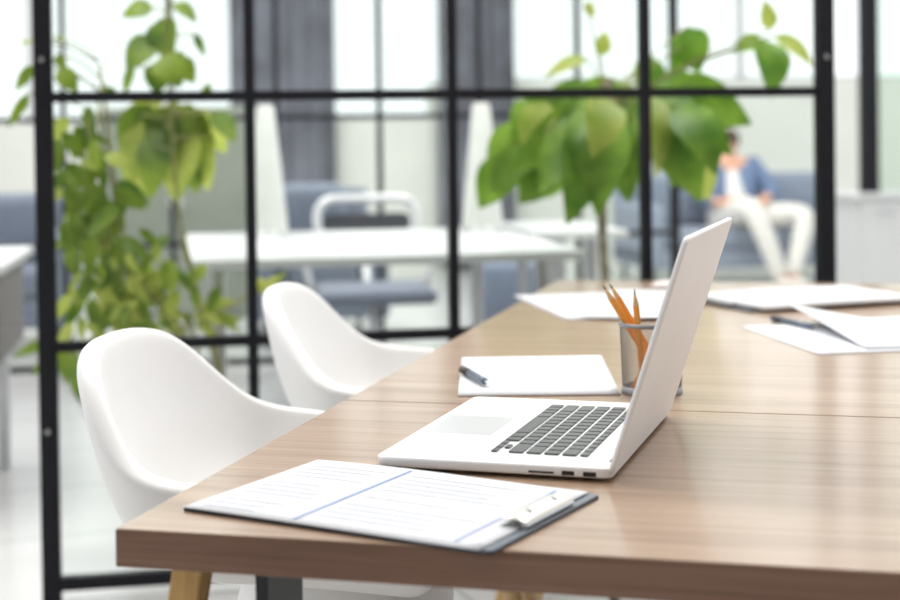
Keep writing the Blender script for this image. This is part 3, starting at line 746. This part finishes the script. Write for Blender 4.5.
def sofa(label, x, y, w, m, top=0.82, seat=0.42, arms=True):
    t = room_thing('sofa' if w > 1 else 'armchair', label, 'sofa' if w > 1 else 'armchair', x, y)
    MB().box((0, 0.02, 0.14), (w, 0.85, seat-0.12), bevel=0.02).build('base', M[m], t)
    n = max(1, round(w/0.75))
    a0, a1 = (0.16, w-0.16) if arms else (0.0, w)
    for k in range(n):
        xa, xb = a0+(a1-a0)*k/n+0.004, a0+(a1-a0)*(k+1)/n-0.004
        MB().box((xa, 0, seat-0.118), (xb, 0.62, seat+0.02), bevel=0.04, seg=4).build('seat_cushion', M[m], t, True)
        MB().box((xa, 0.58, seat+0.015), (xb, 0.80, top), bevel=0.06, seg=4).build('back_cushion', M[m], t, True)
    MB().box((0.02, 0.80, 0.14), (w-0.02, 0.92, top-0.03), bevel=0.03, seg=3).build('back_panel', M[m], t, True)
    if arms:
        for xa in (0, w-0.155): MB().box((xa, 0.0, 0.14), (xa+0.155, 0.82, seat+0.20), bevel=0.05, seg=4).build('armrest', M[m], t, True)
    for xa in (0.08, w-0.08):
        for ya in (0.10, 0.80):
            MB().tube([(xa, ya, 0.145), (xa, ya, 0)], [0.02, 0.014], 10).build('leg', M['greyplastic'], t, True)
    return t
sofa('slate blue sofa at the far left, behind the left screen post', -2.5, 7.75, 1.88, 'sofa', 0.82)
sofa('slate blue armchair behind the long white table', 0.32, 7.75, 0.70, 'sofa', 0.84)
sofa('grey-blue sofa on the right with a person sitting on it', 3.12, 9.95, 1.78, 'sofa2', 0.80, 0.40)

cbn = room_thing('cupboard', 'grey-green cupboard standing behind the climbing plants', 'cupboard', -0.55, 9.15)
MB().box((0, 0, 0), (0.87, 0.42, 1.30), bevel=0.005).build('body', M['olive'], cbn)
for k in (0, 1):
    d = MB().box((0.01+0.43*k, -0.018, 0.06), (0.43+0.43*k, 0, 1.28), bevel=0.003).build('door', M['olive'], cbn)
    MB().tube([(0.40+0.07*k, -0.035, 0.6), (0.40+0.07*k, -0.035, 0.75)], 0.006, 8).build('handle', M['bolt'], d, True)

lc = room_thing('low_cabinet', 'white low cabinet at the right edge beyond the table', 'cabinet', 4.0, 8.42)
MB().box((0, 0.02, 0), (1.7, 0.45, 0.685), bevel=0.004).build('body', M['white'], lc)
MB().box((-0.03, -0.02, 0.685), (1.73, 0.47, 0.715), bevel=0.004).build('worktop', M['white'], lc)
for k in range(3):
    d = MB().box((0.01+0.56*k, 0.0, 0.05), (0.56+0.56*k, 0.02, 0.67), bevel=0.003).build('door', M['white'], lc)
    MB().tube([(0.10+0.56*k, -0.015, 0.60), (0.22+0.56*k, -0.015, 0.60)], 0.006, 8).build('handle', M['bolt'], d, True)
w6 = struct(MB().box((4.115, 8.60, 0.715), (4.215, 8.68, 4.2)).build('window_6', M['frame'], rotz=RYAW))
MB().box((4.215, 8.63, 0.715), (5.7, 8.645, 4.2)).build('pane', M['greenglass'], w6)

def curtain(label, x0, x1, y=11.74, seed=2):
    random.seed(seed)
    P = []; n = int((x1-x0)/0.018)
    ph = random.uniform(0, 6)
    for j in range(13):
        z = 0.04+4.1*j/12
        P.append([RM(x0+(x1-x0)*i/n, y+0.035*math.sin(i*0.018*2*PI/0.14+ph+0.25*math.sin(z*1.3))+0.012*math.sin(i*0.31), z) for i in range(n+1)])
    o = MB().grid(P).build('curtain', M['curtain'], None, True, mods=[('SOLIDIFY', dict(thickness=0.006))])
    return tag(o, label, 'curtain')
curtain('wide slate grey curtain hanging left of the middle window', 0.29, 1.12, seed=2)
curtain('narrower slate grey curtain hanging right of the middle window', 1.96, 2.58, seed=4)

# ------------------------------------------------------------------ person on the right sofa
def skin_mesh(name, m, parent, verts, edges, rad, sub=2, loc=None):
    me = bpy.data.meshes.new(name); me.from_pydata([tuple(v) for v in verts], edges, []); me.materials.append(m)
    o = bpy.data.objects.new(name, me); COL.objects.link(o)
    if parent: o.parent = parent
    md = o.modifiers.new('skin', 'SKIN')
    for i, r in enumerate(rad):
        sv = me.skin_vertices[0].data[i]
        sv.radius = r if isinstance(r, tuple) else (r, r)
    me.skin_vertices[0].data[0].use_root = True
    md.use_smooth_shade = True
    s = o.modifiers.new('subsurf', 'SUBSURF'); s.levels = sub; s.render_levels = sub
    return o
pe = room_thing('person', 'person in a blue denim jacket and cream trousers sitting on the grey-blue sofa', 'person', 3.89, 10.13)
HIP = Vector((0, 0.10, 0.50)); SP = Vector((0, 0.22, 0.70)); CH = Vector((0, 0.27, 0.84)); NK = Vector((0, 0.265, 0.945)); HD = Vector((0, 0.235, 1.015)); HT = Vector((0, 0.235, 1.09))
V = [HIP, SP, CH, NK, HD, HT]
E_ = [(0, 1), (1, 2), (2, 3), (3, 4), (4, 5)]
Rr = [(0.13, 0.10), (0.125, 0.09), (0.13, 0.09), 0.048, 0.078, 0.06]
def chain(frm, pts, rs):
    i = frm
    for p_, r in zip(pts, rs):
        V.append(Vector(p_)); Rr.append(r); E_.append((i, len(V)-1)); i = len(V)-1
    return i
legs = [[(-0.10, 0.02, 0.49), (-0.07, -0.38, 0.60), (0.03, -0.44, 0.33), (0.11, -0.46, 0.09), (0.12, -0.58, 0.045)],
        [(0.10, 0.02, 0.49), (0.36, -0.34, 0.53), (0.28, -0.40, 0.30), (0.20, -0.44, 0.09), (0.24, -0.56, 0.045)]]
arms = [[(-0.19, 0.26, 0.87), (-0.31, 0.14, 0.66), (-0.17, -0.05, 0.60), (-0.12, -0.10, 0.60)],
        [(0.19, 0.26, 0.87), (0.30, 0.12, 0.66), (0.18, -0.04, 0.63), (0.14, -0.10, 0.62)]]
for l in legs: chain(0, l, [0.085, 0.062, 0.052, 0.036, 0.03])
ends = [chain(2, a, [0.056, 0.042, 0.030, 0.034]) for a in arms]
for e, a, sgn in ((ends[0], arms[0], 1), (ends[1], arms[1], -1)):
    w = Vector(a[3]); d = (w-Vector(a[2])).normalized(); side = Vector((sgn, 0, 0)).cross(d).normalized(); lat = d.cross(Vector((0, 0, 1))).normalized()
    for k, ln in enumerate((0.070, 0.080, 0.076, 0.062)):
        off = lat*(k-1.5)*0.021
        chain(e, [w+off+d*0.03, w+off+d*(0.03+ln*0.5)-Vector((0, 0, 0.006)), w+off+d*(0.03+ln*0.9)-Vector((0, 0, 0.026))], [0.010, 0.009, 0.008])
    chain(e, [w+lat*0.045*(-sgn)-d*0.01, w+lat*0.06*(-sgn)+d*0.03], [0.011, 0.009])
body = skin_mesh('body', M['skin'], pe, V, E_, Rr)
f = MB()
for s in (-1, 1): f.ball(HD+Vector((s*0.030, -0.076, 0.012)), 0.011)
f.build('eyes', M['eye'], pe, True)
MB().tube([HD+Vector((0, -0.074, 0.014)), HD+Vector((0, -0.098, -0.018)), HD+Vector((0, -0.080, -0.026))], [0.008, 0.014, 0.010], 10).build('nose', M['skin'], pe, True)
MB().ball(HD+Vector((0, -0.076, -0.045)), 0.02, (1, 0.4, 0.35)).build('mouth', M['lip'], pe, True)
ear = MB()
for s in (-1, 1): ear.ball(HD+Vector((s*0.08, 0.005, 0.0)), 0.02, (0.4, 0.8, 1.3))
ear.build('ears', M['skin'], pe, True)
hr = MB(); hr.ball(HD+Vector((0, 0.022, 0.045)), 0.094, (0.95, 1.0, 0.85), 20)
hr.build('hair', M['hair'], pe, True)
skin_mesh('shirt', M['shirt'], pe, [HIP+Vector((0, 0.0, 0.02)), SP+Vector((0, -0.014, 0)), CH+Vector((0, -0.014, 0.0)), NK+Vector((0, 0, -0.045))], [(0, 1), (1, 2), (2, 3)], [(0.14, 0.10), (0.125, 0.092), (0.125, 0.088), 0.06])
JV, JE, JR = [], [], []
for s, a in ((-1, arms[0]), (1, arms[1])):
    b0 = len(JV)
    JV += [Vector((s*0.115, 0.14, 0.56)), Vector((s*0.118, 0.225, 0.74)), Vector((s*0.12, 0.255, 0.86)), Vector(a[0]), Vector(a[1]), Vector(a[1]).lerp(Vector(a[2]), 0.85)]
    JE += [(b0+i, b0+i+1) for i in range(5)]; JR += [(0.075, 0.125), (0.08, 0.125), (0.078, 0.115), 0.078, 0.062, 0.05]
JV.append(Vector((0, 0.345, 0.84))); JR.append((0.10, 0.05)); JE += [(2, len(JV)-1), (8, len(JV)-1)]
skin_mesh('jacket', M['denim'], pe, JV, JE, JR)
TV = [Vector((0, 0.09, 0.50))]; TE = []; TR = [(0.155, 0.115)]
for l in legs:
    b0 = len(TV); TV += [Vector(p_) for p_ in l[:3]] + [Vector(l[2]).lerp(Vector(l[3]), 1.05)]; TE += [(0, b0), (b0, b0+1), (b0+1, b0+2), (b0+2, b0+3)]; TR += [0.105, 0.082, 0.072, 0.06]
skin_mesh('trousers', M['trouser'], pe, TV, TE, TR)
for l in legs:
    a, b = Vector(l[3]), Vector(l[4]); d = Vector((b.x-a.x, b.y-a.y, 0)).normalized()
    skin_mesh('shoe', M['shoe'], pe, [a-d*0.03+Vector((0, 0, -0.045)), a+d*0.06+Vector((0, 0, -0.045)), a+d*0.17+Vector((0, 0, -0.055))], [(0, 1), (1, 2)], [0.058, 0.056, 0.045])
